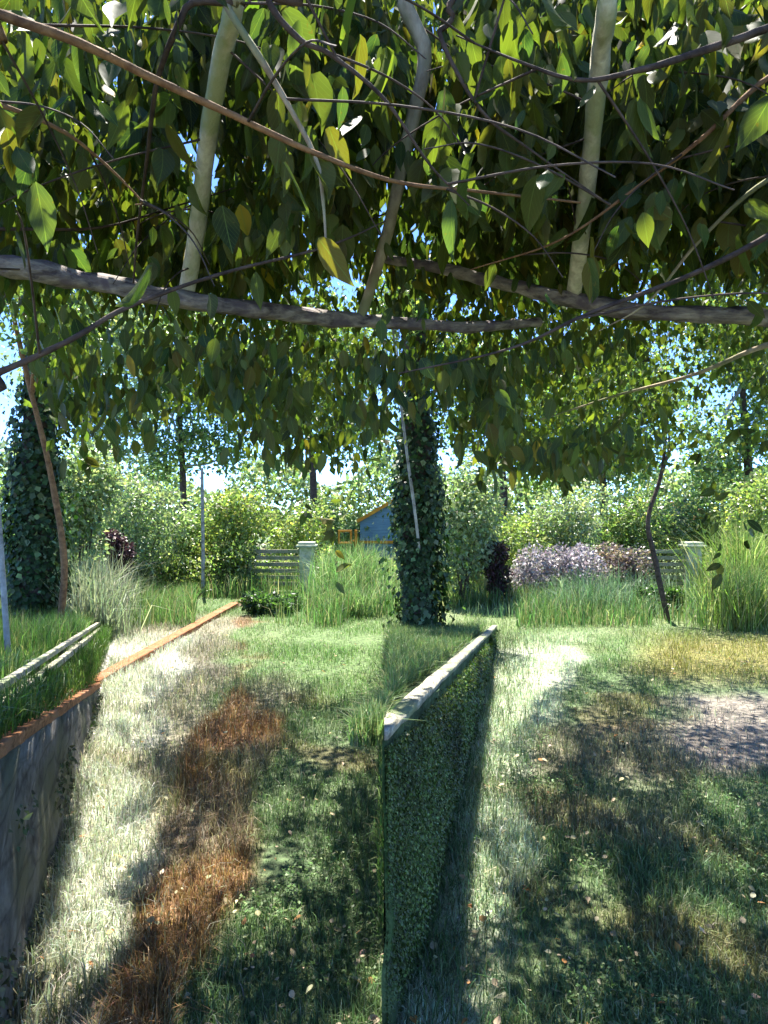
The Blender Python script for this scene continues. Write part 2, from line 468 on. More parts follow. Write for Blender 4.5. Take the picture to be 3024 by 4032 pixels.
ledge('coping', -.055, .012, .004, .028, M_PALE, wallB)
n = 52000
y = 1.972 + 7.0 * rng.random(n) ** 2.1
z = bz(y) * rng.random(n)
k = (n2(y, z * 2, 3.1, 1) + .5 * n2(y, z, 9, 2) + (1 - z / np.maximum(bz(y), .05)) * .9 > np.where(y < 2.2, -3, .05) + rng.normal(0, .35, n)) & (z < bz(y) - .02)
y, z = y[k], z[k]; n = len(y)
L = rng.uniform(.009, .024, n) * np.clip(.2 + y * .2, .5, 1.5)
leaves('creeper', np.stack([bx(y) + (.022 + rng.uniform(0, .035, n)) * np.clip((y - 1.9) / .5, .12, 1), y, z], -1), unit(rng.normal(0, .5, (n, 3)) + np.array((.2, 0, -.8))),
       unit(rng.normal(0, .35, (n, 3)) + np.array((1, -.2, .3))), L, L * .8, M_IVY, wallB, tint_of(n, (.065, .100, .024), .5, (.12, .15, .05), .2) * np.clip(1 + .5 * n2(y, z, 7, 4), .4, 1.6)[:, None])
n = 2600
y = 1.5 + 4.5 * rng.random(n)
z = aw(y) * rng.random(n)
k = (n2(y, z * 2, 3.1, 4) + (1 - z / np.maximum(aw(y), .05)) * .8 > .45) & (z < aw(y) - .03)
y, z = y[k], z[k]; n = len(y)
L = rng.uniform(.012, .035, n)
leaves('creeper', np.stack([ax(y) + .03 + rng.uniform(0, .02, n), y, z], -1), unit(rng.normal(0, .5, (n, 3)) + np.array((.2, 0, -.8))),
       unit(rng.normal(0, .35, (n, 3)) + np.array((1, -.2, .3))), L, L * .6, M_IVY, wallA, tint_of(n, (.09, .09, .05), .4, (.05, .08, .03), .3))

def bank(name, y0, y1, n, left, right, top, m=14):
    ys = np.linspace(y0, y1, n); V = []
    for y in ys:
        l, r = left(y), right(y)
        for k in range(m + 1):
            u = k / m
            x = l + (r - l) * u
            V.append((x, y, top(y) if k else -.06))
        V.append((r, y, -.06))
    V = np.array(V); kk = m + 2
    V[:, 2] += np.where(V[:, 2] > 0, noise(V, 4, 3) * .03 - .03, 0)
    i = np.arange(n - 1)[:, None] * kk + np.arange(kk - 1)[None]
    f = np.stack([i, i + 1, i + kk + 1, i + kk], -1).reshape(-1, 4)
    V = V
    c = np.tile(np.array((.04, .07, .02)), (len(V), 1))
    o = link(name, mesh_np(name, V, f, c, smooth=False), M_GROUND)
    return tag(o, kind='structure')
bank('grass_bank', 1.0, 9.9, 60, lambda y: -9.0, lambda y: ax(y) - .15, lambda y: float(az(y)) - .04)
bedl = lambda y: .012 * (y - 1.96)
bank('raised_bed', 2.3, 9.25, 50, bedl, lambda y: max(bx(y) - .12, bedl(y) + .02), lambda y: float(bz(y)) - .02)

# ------------------------------------------------------------------ grass
def scatter_lawn(n, y0, y1, spread=.66, pw=1.0):
    u = rng.random(n)
    y = y0 * (y1 / y0) ** (u ** pw)
    x = rng.uniform(-spread, spread, n) * y
    return x, y
def inside_beds(x, y):
    a = (x < ax(y) + .02) & (y < 9.8)
    b_ = (x > bedl(y) - .01) & (x < bx(y) + .02) & (y > 1.9) & (y < 9.3)
    return a | b_
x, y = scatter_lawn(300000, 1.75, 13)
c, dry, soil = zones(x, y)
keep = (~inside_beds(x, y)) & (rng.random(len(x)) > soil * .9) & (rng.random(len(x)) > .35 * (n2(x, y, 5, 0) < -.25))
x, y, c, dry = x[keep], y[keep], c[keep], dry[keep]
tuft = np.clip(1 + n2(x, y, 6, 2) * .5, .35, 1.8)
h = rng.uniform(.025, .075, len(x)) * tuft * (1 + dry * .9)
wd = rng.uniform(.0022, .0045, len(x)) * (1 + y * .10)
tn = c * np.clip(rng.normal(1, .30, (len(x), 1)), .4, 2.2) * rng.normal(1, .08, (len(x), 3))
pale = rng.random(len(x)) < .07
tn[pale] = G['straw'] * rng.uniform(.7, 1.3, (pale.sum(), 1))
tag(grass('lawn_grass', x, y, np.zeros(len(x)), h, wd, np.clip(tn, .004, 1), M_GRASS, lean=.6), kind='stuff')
# taller grass: the bank, the raised bed, the far edge
def tall(name, x, y, z, hlo, hhi, base, alt, n_alt=.3, wd=.006, lean=.35):
    n = len(x)
    h = rng.uniform(hlo, hhi, n) * np.clip(1 + n2(x, y, 2.5, 1) * .35, .5, 1.6)
    t_ = tint_of(n, base, .3, alt, n_alt)
    return tag(grass(name, x, y, z, h, rng.uniform(.6, 1.4, n) * wd, t_, M_GRASS, lean=lean), kind='stuff')
n = 42000
y = rng.uniform(1.6, 10, n); x = ax(y) - .27 - np.abs(rng.normal(0, 1.3, n))
k = (np.abs(x / y) < .72); x, y = x[k], y[k]
tall('bank_grass', x, y, az(y) - .08, .10, .38, (.10, .19, .045), (.26, .27, .12), .25, .006)
n = 9000
y = rng.uniform(2.0, 9.6, n); x = ax(y) - rng.uniform(.02, .2, n)
tall('bank_face_grass', x, y, aw(y) + rng.random(n) * np.maximum(az(y) - aw(y), .02) * .8, .06, .16, (.055, .12, .02), (.12, .16, .04), .2, .005, .7)
n = 26000
y = rng.uniform(2.1, 9.4, n); u = rng.random(n); x = bedl(y) + u * (bx(y) - .14 - bedl(y))
tall('bed_grass', x, y, bz(y) - .05, .04, .17, (.12, .20, .07), (.25, .27, .13), .3, .005, .6)
n = 9000
y = rng.uniform(2.4, 9.2, n); x = bedl(y) - rng.uniform(0, .03, n)
tall('bed_edge_grass', x, y, rng.random(n) * bz(y), .03, .09, (.07, .14, .04), (.2, .22, .1), .2, .005, .8)
n = 60000
y = rng.uniform(9.2, 14.5, n); x = rng.uniform(-.66, .66, n) * y
pxx = 384 + F * x / y
k = ((n2(x, y, .9, 2) > -.35) | (y > 11)) & ~((y < 12.2) & (np.abs(pxx - 235) < 40)) & ~((y < 13.6) & (rng.random(n) < .85) & ((np.abs(pxx - 292) < 22) | (np.abs(pxx - 674) < 24)))
x, y = x[k], y[k]
tall('meadow_grass', x, y, np.zeros(len(x)), .12, .5, (.12, .22, .07), (.30, .30, .16), .3, .011)
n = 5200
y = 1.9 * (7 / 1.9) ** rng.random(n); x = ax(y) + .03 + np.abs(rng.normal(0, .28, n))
tall('wall_foot_grass', x, y, np.zeros(n), .05, .13, (.34, .34, .28), (.09, .13, .05), .2, .004, .6)  # blades paled along with the painted sunlit strip
n = 5000
y = 2.0 * (8.5 / 2.0) ** rng.random(n); x = bx(y) + .03 + np.abs(rng.normal(0, .25, n))
tall('wall_foot_grass', x, y, np.zeros(n), .05, .15, (.06, .12, .04), (.18, .2, .11), .35, .004, .6)
n = 50000
x, y = scatter_lawn(n, 1.8, 9, .62)
_, dry, soil = zones(x, y)
k = ~inside_beds(x, y) & (n2(x, y, 4.5, 1) + .6 * n2(x, y, 11, 3) > .62) & (dry < .4) & (soil < .4)
x, y = x[k], y[k]; n = len(x)
a = rng.uniform(0, 6.28, n); L = rng.uniform(.008, .022, n)
o = leaves('lawn_weeds', np.stack([x, y, rng.uniform(.02, .055, n)], -1), np.stack([np.cos(a), np.sin(a), rng.normal(.1, .3, n)], -1),
           unit(np.stack([rng.normal(0, .4, n), rng.normal(0, .4, n), np.ones(n)], -1)), L, L * .75, M_GRASS, None, tint_of(n, (.10, .18, .055), .35, (.22, .27, .13), .25))
tag(o, kind='stuff')
# fallen leaves and clover scraps
n = 900
x, y = scatter_lawn(n, 1.9, 10, .6)
k = ~inside_beds(x, y); x, y = x[k], y[k]; n = len(x)
a = rng.uniform(0, 6.28, n)
tl = tint_of(n, (.42, .36, .22), .3, (.36, .18, .06), .15)
L = rng.uniform(.012, .042, n)
o = leaves('leaf_litter', np.stack([x, y, rng.uniform(.03, .06, n)], -1), np.stack([np.cos(a), np.sin(a), rng.normal(0, .25, n)], -1),
           unit(np.stack([rng.normal(0, .35, n), rng.normal(0, .35, n), np.ones(n)], -1)), L, L * .6, M_LITTER, None, tl, True)
tag(o, kind='stuff')

# ------------------------------------------------------------------ things at the far side
def pillar(px, label, glabel):
    d = 13.4; c = P(px, 600, d); c.z = 0
    t_ = thing('fence_pillar', label, 'pillar', c, 'pale pillars at the far fence')
    mb = MB(); mb.box(c.x - .14, c.x + .14, d - .14, d + .14, -.05, .90); mb.build('post', M_POST, t_, .02)
    mb = MB(); mb.box(c.x - .20, c.x + .20, d - .20, d + .20, .90, .945); mb.box(c.x - .165, c.x + .165, d - .165, d + .165, .945, 1.0)
    mb.build('cap', M_POST, t_, .012)
    f = thing('slat_fence', glabel, 'fence', (c.x - .5, d, 0), 'slat fence panels at the far side')
    mb = MB()
    for k in range(6):
        z = .12 + k * .13
        mb.box(c.x - 1.1, c.x - .16, d - .02, d + .02, z, z + .075)
    mb.build('slat', M_PALE, f, .006)
    mb = MB(); mb.box(c.x - 1.18, c.x - 1.1, d - .04, d + .04, -.05, .86); mb.build('post', M_PALE, f, .006)
pillar(307, 'pale square pillar with flat cap left of the ivy trunk in the middle', 'low slat fence panel joined to the pillar left of the middle ivy trunk')
pillar(692, 'pale square pillar with flat cap near the right edge', 'low slat fence panel joined to the pillar near the right edge')

d = 17.0
c = P(388, 600, d); c.z = 0
hut = thing('garden_hut', 'small blue garden hut with orange gable trim behind the middle ivy trunk', 'hut', c)
x0, x1, xa = P(360, 0, d).x, P(418, 0, d).x, P(394, 0, d).x
ze, za = 1.40, 1.90
def prism(x0, x1, xa, y0, y1, z0, ze, za, name, mat, par):
    v = [(x0, y0, z0), (x1, y0, z0), (x1, y0, ze), (xa, y0, za), (x0, y0, ze)]
    v += [(a, y1, c_) for a, b2, c_ in v]
    f = [(0, 1, 2, 3, 4), (9, 8, 7, 6, 5), (0, 5, 6, 1), (1, 6, 7, 2), (2, 7, 8, 3), (3, 8, 9, 4), (4, 9, 5, 0)]
    me = bpy.data.meshes.new(name); me.from_pydata(v, [], f); me.update()
    return link(name, me, mat, par)
prism(x0, x1, xa, d, d + 1.4, 0, ze, za - .06, 'wall', M_BLUEWALL, hut)
mb = MB()
mb.bar((x0 - .07, d - .06, ze - .04), (xa, d - .06, za), .06, .085); mb.bar((xa, d - .06, za + .004), (x1 + .07, d - .06, ze - .04), .06, .13)
mb.build('barge_board', M_ORANGE, hut, .006)
mb = MB()
mb.bar(((x0 - .07 + xa) / 2, d - .02, (ze - .04 + za) / 2 + .05), ((x0 - .07 + xa) / 2, d + 1.5, (ze - .04 + za) / 2 + .05), .01, .01)
v = [(x0 - .1, d - .05, ze - .02), (xa, d - .05, za + .06), (xa, d + 1.5, za + .06), (x0 - .1, d + 1.5, ze - .02), (x1 + .1, d - .05, ze - .02), (x1 + .1, d + 1.5, ze - .02)]
me = bpy.data.meshes.new('roof'); me.from_pydata(v, [], [(0, 1, 2, 3), (1, 4, 5, 2)]); me.update()
o = link('roof', me, M_ORANGE, hut); mo = o.modifiers.new('s', 'SOLIDIFY'); mo.thickness = .04
mb = MB(); mb.box(x0 - .02, x1 + .02, d - .035, d - .003, .80, .87)
for xx in (x0 + .02, xa, x1 - .06): mb.box(xx, xx + .06, d - .033, d - .002, 0.05, .798)
mb.build('trim', M_ORANGE, hut, .005)
d = 15.0; c = P(345, 600, d); c.z = 0
nb = thing('open_frame', 'small square orange frame on an orange post left of the blue hut', 'frame', c)
xl, xr, zb, zt = P(338, 0, d).x, P(352, 0, d).x, CAM_Z - 32 / F * d, CAM_Z - 18 / F * d
mb = MB()
mb.box(xl, xr, d - .02, d + .02, zt - .045, zt); mb.box(xl, xr, d - .02, d + .02, zb, zb + .045)
mb.box(xl, xl + .045, d - .018, d + .018, zb + .045, zt - .045); mb.box(xr - .045, xr, d - .018, d + .018, zb + .045, zt - .045)
mb.build('frame', M_ORANGE, nb, .004)
mb = MB(); mb.box(xr + .06, xr + .12, d - .03, d + .03, -.05, zt); mb.box(xr, xr + .06, d - .015, d + .015, zb + .05, zb + .09)
mb.build('post', M_ORANGE, nb, .005)
d = 30.0; c = P(682, 600, d); c.z = 0
house = thing('house', 'distant pale house with a terracotta roof behind the right-hand trees', 'house', c)
x0, x1 = P(655, 0, d).x, P(712, 0, d).x
mb = MB(); mb.box(x0, x1, d, d + 4, 0, 1.5 - .35); mb.build('wall', M_WHITE, house)
v = [(x0 - .2, d - .3, 1.05), (x1 + .2, d - .3, 1.05), (x1 + .2, d + 2, 2.1), (x0 - .2, d + 2, 2.1), (x1 + .2, d + 4.3, 1.05), (x0 - .2, d + 4.3, 1.05)]
me = bpy.data.meshes.new('roof'); me.from_pydata(v, [], [(0, 1, 2, 3), (3, 2, 4, 5)]); me.update()
o = link('roof', me, M_ROOFRED, house); mo = o.modifiers.new('s', 'SOLIDIFY'); mo.thickness = .1

# thin stems and poles
def stem(name, label, cat, pts, r0, r1, mat, part='stem', extra=None):
    path = smooth_path([P(*p) for p in pts])
    t_ = thing(name, label, cat, path[0])
    tube(part, path, r0, r1, mat, t_, 8, .06)
    return t_, path
stem('garden_pole', 'slim grey pole standing in tall grass left of the left pillar', 'pole', [(203, 600, 12.5), (203, 540, 12.5), (202, 468, 12.5)], .036, .028, M_BARK_GREY, 'pole')
stem('garden_pole', 'thin pale stake beside the dark purple bush at the left', 'pole', [(101, 600, 12), (101, 560, 12), (101, 526, 12)], .035, .03, M_POST, 'pole')
stem('garden_pole', 'thin pale pole right of the middle ivy trunk', 'pole', [(485, 605, 12), (486, 560, 12), (485, 470, 12)], .045, .035, M_POST, 'pole')
stem('garden_pole', 'thin dark leaning stake at the left edge behind the wall', 'pole', [(10, 684, 4.6), (5, 610, 4.6), (-2, 505, 4.6)], .022, .018, M_BARK_GREY, 'pole')

# ------------------------------------------------------------------ foliage builders
def rand_dirs(n): return unit(rng.normal(size=(n, 3)))
def shrub(px, d, wpx, top_py, label, base, alt=(.3, .32, .16), pa=.18, n=2600, leaf=.07, name='shrub', cat='shrub', foot=0.0, mat=None, group=None, clump=9):
    """an uneven bush: stems and many leaves on several clumps"""
    c = P(px, 512, d); c.z = foot
    H = CAM_Z + (512 - top_py) / F * d - foot
    Wd = wpx / F * d
    t_ = thing(name, label, cat, c, group)
    H *= rng.uniform(.95, 1.12)
    cs = np.stack([rng.uniform(-.36, .36, clump) * Wd, rng.uniform(-.36, .36, clump) * min(Wd, 2.0), rng.uniform(.18, .80, clump) * H], -1)
    rad = rng.uniform(.17, .32, clump) * (Wd * H) ** .5
    rad = np.minimum(rad, H - cs[:, 2] * .98)
    rad = np.maximum(rad, .08)
    cs[:, 2] = np.maximum(cs[:, 2], rad * .4)
    w_ = rad ** 2 / (rad ** 2).sum()
    idx = rng.choice(clump, n, p=w_)
    dr = rand_dirs(n)
    rr = rad[idx] * rng.uniform(.55, 1.08, n)
    p = np.array(c) + cs[idx] + dr * rr[:, None]
    k = p[:, 2] > foot + .03
    p, dr = p[k], dr[k]; m = len(p)
    axs = unit(dr * .6 + rand_dirs(m) * .7 + np.array((0, 0, -.2)))
    nr = unit(dr * .5 + rand_dirs(m) * .7 + np.array((0, -.25, .5)))
    L = rng.uniform(.6, 1.3, m) * leaf
    leaves('foliage', p, axs, nr, L, L * rng.uniform(.45, .75, m), mat or M_SHRUB, t_, tint_of(m, base, .35, alt, pa))
    st = []
    for k in range(min(clump, 7)):
        e = np.array(c) + cs[k]
        b0 = np.array(c) + (rng.uniform(-.06, .06), rng.uniform(-.06, .06), -.02)
        st.append((smooth_path([b0, (b0 + e) / 2 + rng.normal(0, .05, 3), e], 4), .018, .006))
    tubes('stems', st, M_BARK_DARK, t_)
    return t_

GY, YG, PG, DG = (.14, .21, .085), (.20, .27, .095), (.23, .29, .19), (.045, .09, .03)
PU, PG2 = (.065, .03, .036), (.30, .27, .285)
SHR = [
 # px, d, w, top, label, base, alt, pa, n, leaf
 (78, 10.5, 62, 425, 'tall pale green bush just right of the left ivy trunk', PG, (.32, .36, .22), .3, 3400, .075),
 (20, 12.0, 70, 450, 'leafy green bush behind the left ivy trunk', GY, (.2, .27, .08), .2, 2600, .08),
 (116, 11.6, 20, 528, 'narrow dark purple bush beside a thin pale stake', PU, (.09, .04, .05), .15, 1700, .06),
 (140, 13.2, 84, 486, 'rounded light green bush behind the narrow purple bush', PG, (.30, .34, .18), .25, 3000, .075),
 (182, 14.2, 60, 502, 'broad green bush behind the slim grey pole', GY, (.26, .3, .12), .2, 2400, .075),
 (232, 13.4, 70, 494, 'yellow-green bush right of the slim grey pole', YG, (.33, .33, .10), .3, 3000, .075),
 (243, 13.9, 50, 536, 'low dark bush left of the left slat fence', DG, (.16, .22, .08), .25, 1800, .06),
 (290, 15.0, 66, 486, 'upright yellow-green bush behind the left pillar', YG, (.30, .31, .10), .25, 2800, .075),
 (340, 17.5, 66, 505, 'bright green bush behind the small orange frame', YG, (.30, .34, .12), .3, 2200, .08),
 (272, 10.6, 62, 588, 'low spreading green plant in front of the left slat fence', DG, (.10, .18, .05), .3, 2000, .06),
 (428, 13.5, 54, 512, 'dark green bush right of the blue hut', DG, (.13, .19, .07), .25, 1800, .075),
 (462, 11.5, 58, 456, 'tall light green bush right of the middle ivy trunk', PG, (.30, .34, .2), .3, 3200, .075),
 (508, 13.6, 80, 482, 'wide yellow-green bush behind the thin pale pole', YG, (.32, .33, .12), .25, 3200, .075),
 (498, 11.4, 20, 540, 'narrow dark bush beside the thin pale pole', PU, (.06, .08, .03), .3, 1300, .06),
 (566, 14.0, 80, 480, 'pale green bush behind the purple hedge', PG, (.33, .36, .18), .3, 3000, .075),
 (618, 14.6, 70, 492, 'green bush left of the leaning dark sapling', GY, (.26, .3, .12), .25, 2600, .075),
 (552, 11.8, 96, 545, 'low greyish purple hedge plant in the tall grass', PG2, (.33, .30, .33), .4, 2600, .06),
 (618, 11.8, 50, 536, 'dark purple bush at the right end of the purple hedge', (.13, .09, .11), (.30, .24, .27), .35, 2000, .06),
 (668, 15.4, 60, 500, 'light bush behind the right slat fence', PG, (.3, .34, .16), .25, 2400, .075),
 (655, 10.6, 66, 588, 'low spreading green plant in front of the right slat fence', DG, (.10, .18, .05), .3, 2000, .06),
 (722, 15.2, 74, 470, 'tall leafy bush right of the right pillar', GY, (.25, .3, .10), .25, 3000, .08),
 (772, 13.5, 70, 452, 'big sunlit bush at the right edge', YG, (.3, .32, .12), .25, 3000, .08),
]
for s in SHR:
    shrub(s[0], s[1], s[2], s[3], s[4], s[5], s[6], s[7], int(s[8] * 2.2), s[9] * 1.1, mat=M_LILAC if s[5] in (PU, PG2) else None)

def clump_grass(px, d0, d1, wpx, hlo, hhi, label, n, base, alt):
    c = P(px, 600, (d0 + d1) / 2); c.z = 0
    y = rng.uniform(d0, d1, n); x = ((px - 384) + rng.normal(0, wpx * .42, n)) / F * y
    x = np.where((x > bedl(y)) & (x < bx(y)) & (y < 9.4), bedl(y) - .05 - rng.random(n) * .4, x)
    h = rng.uniform(hlo * .5, hhi, n) * np.clip(1 + n2(x, y, 2.2, 3) * .4, .45, 1.4)
    t_ = thing('tall_grass', label, 'grass clump', c)
    grass('blades', x, y, np.zeros(n), h, rng.uniform(.008, .016, n), tint_of(n, base, .35, alt, .35), M_GRASS, t_, .5)
clump_grass(354, 10.0, 12.8, 44, .55, 1.05, 'tall bright green grass clump left of the middle ivy trunk', 5200, (.15, .27, .09), (.30, .34, .18))
clump_grass(748, 8.8, 12.0, 44, .6, 1.4, 'tall bright grass clump at the right edge', 5600, (.17, .27, .06), (.33, .34, .14))
clump_grass(590, 10.0, 11.4, 110, .3, .65, 'blue-green grass clump in front of the purple hedge', 3600, (.12, .21, .12), (.24, .30, .22))
clump_grass(95, 8.4, 10.6, 40, .5, .95, 'silvery feathery grass clump right of the left ivy trunk', 3200, (.24, .28, .19), (.36, .36, .28))

def ivy_trunk(px, d, top, label, foot, lean):
    c = P(px, 512, d); c.z = foot
    t_ = thing('ivy_trunk', label, 'tree', c)
    path = smooth_path([(c.x, c.y, foot - .1), (c.x + lean * .3, c.y, foot + 1.3), (c.x + lean * .7, c.y + .05, foot + 2.6), (c.x + lean, c.y + .1, top)], 8)
    tube('trunk', path, .21, .19, M_BARK_DARK, t_, 10, .05)
    n = 9500
    i = rng.integers(0, len(path) - 1, n); f = rng.random(n)[:, None]
    b0 = path[i] * (1 - f) + path[i + 1] * f
    a = rng.uniform(0, 6.283, n)
    out = np.stack([np.cos(a), np.sin(a), np.zeros(n)], -1)
    bulge = np.where(b0[:, 2] < foot + .5, .08, 0) * rng.random(n) + .27 + .17 * noise(np.stack([np.cos(a) * 1.5, np.sin(a) * 1.5, b0[:, 2] * 1.6], -1), 1.7, 1)
    p = b0 + out * (bulge * rng.uniform(.75, 1.12, n) + (rng.random(n) < .10) * rng.uniform(0, .34, n))[:, None]
    L = rng.uniform(.03, .10, n)
    ax_ = unit(out * .35 + np.array((0, 0, -1.0)) + rng.normal(0, .35, (n, 3)))
    nr = unit(out + np.array((0, 0, .45)) + rng.normal(0, .3, (n, 3)))
    leaves('ivy', p, ax_, nr, L, L * .95, M_IVY, t_, tint_of(n, (.030, .062, .018), .4, (.14, .20, .09), .2))
    return t_
ivy_trunk(33, 8.6, 5.2, 'dark ivy-covered trunk at the left edge behind the wall', float(az(8.6)) - .05, .08)
ivy_trunk(418, 9.0, 5.2, 'dark ivy-covered trunk in the middle of the picture', float(bz(9.0)) - .05, -.03)

def sapling(pts, r0, r1, mat, label, tops, n=900, leaf=.08, base=GY):
    path = smooth_path([P(*p) for p in pts])
    t_ = thing('sapling', label, 'tree', path[0])
    tube('trunk', path, r0, r1, mat, t_, 8, .05)
    pp = []
    for (px, py, dd, rr) in tops:
        q = np.array(P(px, py, dd)); pp.append(q + rand_dirs(n) * (rr * rng.random(n) ** .45)[:, None])
    p = np.concatenate(pp); m = len(p)
    L = rng.uniform(.6, 1.3, m) * leaf
    leaves('crown', p, unit(rand_dirs(m) + np.array((0, 0, -.4))), unit(rand_dirs(m) + np.array((0, 0, .5))), L, L * .6, M_SHRUB, t_, tint_of(m, base, .35, (.28, .32, .1), .2))
    br = []
    for (px, py, dd, rr) in tops:
        q = np.array(P(px, py, dd)); s0 = path[int(len(path) * .7)]
        br.append((smooth_path([s0, (s0 + q) / 2 + rng.normal(0, .1, 3), q + (0, 0, rr * .5)], 4), r1, r1 * .3))
    for b_ in br: tube('limb', *b_, mat, t_, 6)
sapling([(60, 625, 8.0), (64, 560, 8.0), (50, 470, 8.0), (28, 380, 8.0), (10, 300, 8.0)], .045, .026, M_BARK_RED, 'leaning red-brown sapling trunk crossing the left ivy trunk', [(10, 290, 7.6, .6), (60, 330, 7.8, .5)])
sapling([(421, 570, 8.95), (416, 520, 8.60), (407, 455, 8.5), (398, 380, 8.5), (392, 320, 8.5)], .020, .016, M_BARK_GREY, 'thin pale stem leaning against the middle ivy trunk', [(392, 310, 8.5, .5)])
sapling([(672, 640, 9.8), (655, 560, 9.8), (648, 520, 9.8), (662, 470, 9.8), (668, 400, 9.8)], .045, .022, M_BARK_DARK, 'crooked dark sapling in front of the right slat fence', [(660, 400, 10, .8), (700, 430, 10, .6)], 700)

def back_tree(px, d, base_py, crown, label, base, alt, n, leaf=.12):
    c = P(px, 512, d); c.z = 0
    t_ = thing('background_tree', label, 'tree', c)
    tops = np.array([P(*q[:3]) for q in crown]); rad = np.array([q[3] for q in crown])
    top = tops[:, 2].max()
    path = smooth_path([(c.x, c.y, -.1), (c.x + .1, c.y, top * .35), (c.x - .05, c.y, top * .7), (c.x, c.y, top * .95)], 6)
    tube('trunk', path, .13, .04, M_BARK_DARK, t_, 8, .05)
    br = []
    for q in tops:
        s0 = path[int(rng.integers(len(path) * .35, len(path) * .8))]
        br.append((smooth_path([s0, (s0 + q) / 2 + rng.normal(0, .15, 3), q], 4), .045, .015))
    for b_ in br: tube('limb', *b_, M_BARK_GREY, t_, 6)
    n = int(n * 2.4); leaf *= 1.1
    idx = rng.choice(len(rad), n, p=rad ** 2 / (rad ** 2).sum())
    dr = rand_dirs(n)
    p = tops[idx] + dr * (rad[idx] * rng.uniform(.3, 1.05, n))[:, None] * (1 + .3 * noise(dr * 2 + idx[:, None], 2.5, 0))[:, None]
    k = p[:, 2] > .2; p, dr = p[k], dr[k]; m = len(p)
    L = rng.uniform(.6, 1.3, m) * leaf
    leaves('crown', p, unit(rand_dirs(m) + np.array((0, 0, -.5))), unit(dr * .6 + rand_dirs(m) + np.array((0, -.2, .6))), L, L * .6, M_SHRUB, t_, tint_of(m, base, .35, alt, .22))
back_tree(85, 15, 0, [(60, 380, 15, 1.1), (100, 350, 15, 1.2), (120, 420, 15, .9), (80, 300, 15, 1.2), (130, 330, 15.5, 1.0), (105, 455, 15, .8)], 'pale leafy tree between the left ivy trunk and the slim grey pole', PG, (.34, .37, .2), 5200, .10)
back_tree(310, 19, 0, [(280, 420, 19, 1.3), (330, 400, 19, 1.4), (310, 340, 19, 1.6), (260, 370, 19, 1.2), (360, 430, 19, 1.1), (355, 350, 19, 1.3)], 'tall leafy tree behind the left pillar', YG, (.30, .33, .12), 5600, .13)
back_tree(500, 18, 0, [(470, 420, 18, 1.2), (520, 440, 18, 1.2), (500, 370, 18, 1.4), (555, 400, 18, 1.3), (545, 460, 18, .9), (450, 350, 18, 1.2)], 'sunlit yellow-green tree right of the middle ivy trunk', (.17, .25, .045), (.40, .40, .12), 6200, .12)
back_tree(600, 17, 0, [(590, 420, 17, 1.1), (630, 450, 17, 1.0), (610, 370, 17, 1.3), (650, 390, 17, 1.0), (580, 465, 17, .8)], 'green tree behind the leaning dark sapling', GY, (.28, .32, .1), 4600, .12)
back_tree(745, 16, 0, [(720, 460, 16, .8), (760, 430, 16, 1.0), (775, 370, 16, 1.2), (740, 350, 16, 1.0), (720, 320, 16, 1.0)], 'broad green tree at the far right edge', GY, (.3, .33, .1), 4200, .12)
back_tree(180, 22, 0, [(150, 400, 22, 1.2), (190, 380, 22, 1.3), (225, 400, 22, 1.2), (200, 330, 22, 1.6), (150, 330, 22, 1.5), (195, 440, 22, 1.1), (160, 455, 22, 1.0), (230, 450, 22, .9)], 'far green tree above the slim grey pole', GY, (.25, .3, .1), 5200, .15)

n = 60000
y = rng.uniform(12.5, 15.2, n); x = rng.uniform(-.64, .64, n) * y
pxx = 384 + F * x / y
z = (.75 + n2(x, y, 1.1, 2) * .35 + n2(x, y, 3.1, 4) * .25) * rng.random(n) ** .8
k = (z > .02) & ~((y < 13.7) & (((pxx > 255) & (pxx < 320)) | ((pxx > 640) & (pxx < 706)))) & ~((pxx > 335) & (pxx < 395) & (z > .6)) & ~((pxx > 490) & (pxx < 642) & (z > .4)) & ~((np.abs(pxx - 116) < 14) & (z > .3))
x, y, z = x[k], y[k], z[k]; n = len(x)
L = rng.uniform(.04, .10, n)
o = leaves('thicket', np.stack([x, y, z], -1), rand_dirs(n), unit(rand_dirs(n) + np.array((0, -.3, .5))), L, L * .55, M_SHRUB, None, tint_of(n, (.17, .24, .08), .4, (.34, .36, .2), .3))
tag(o, kind='stuff')
n = 46000
x = rng.uniform(-24, 24, n); y = rng.uniform(25, 29, n)
top = 3.4 + n2(x, y * 0, .9, 1) * 1.2 + n2(x, y * 0, 2.7, 3) * .5
z = top * rng.random(n) ** .7
L = rng.uniform(.14, .30, n)
o = leaves('far_hedgerow', np.stack([x, y, z], -1), rand_dirs(n), unit(rand_dirs(n) + np.array((0, -.3, .5))), L, L * .65, M_SHRUB, None, tint_of(n, (.16, .22, .12), .4, (.34, .37, .25), .3))
tag(o, kind='stuff')

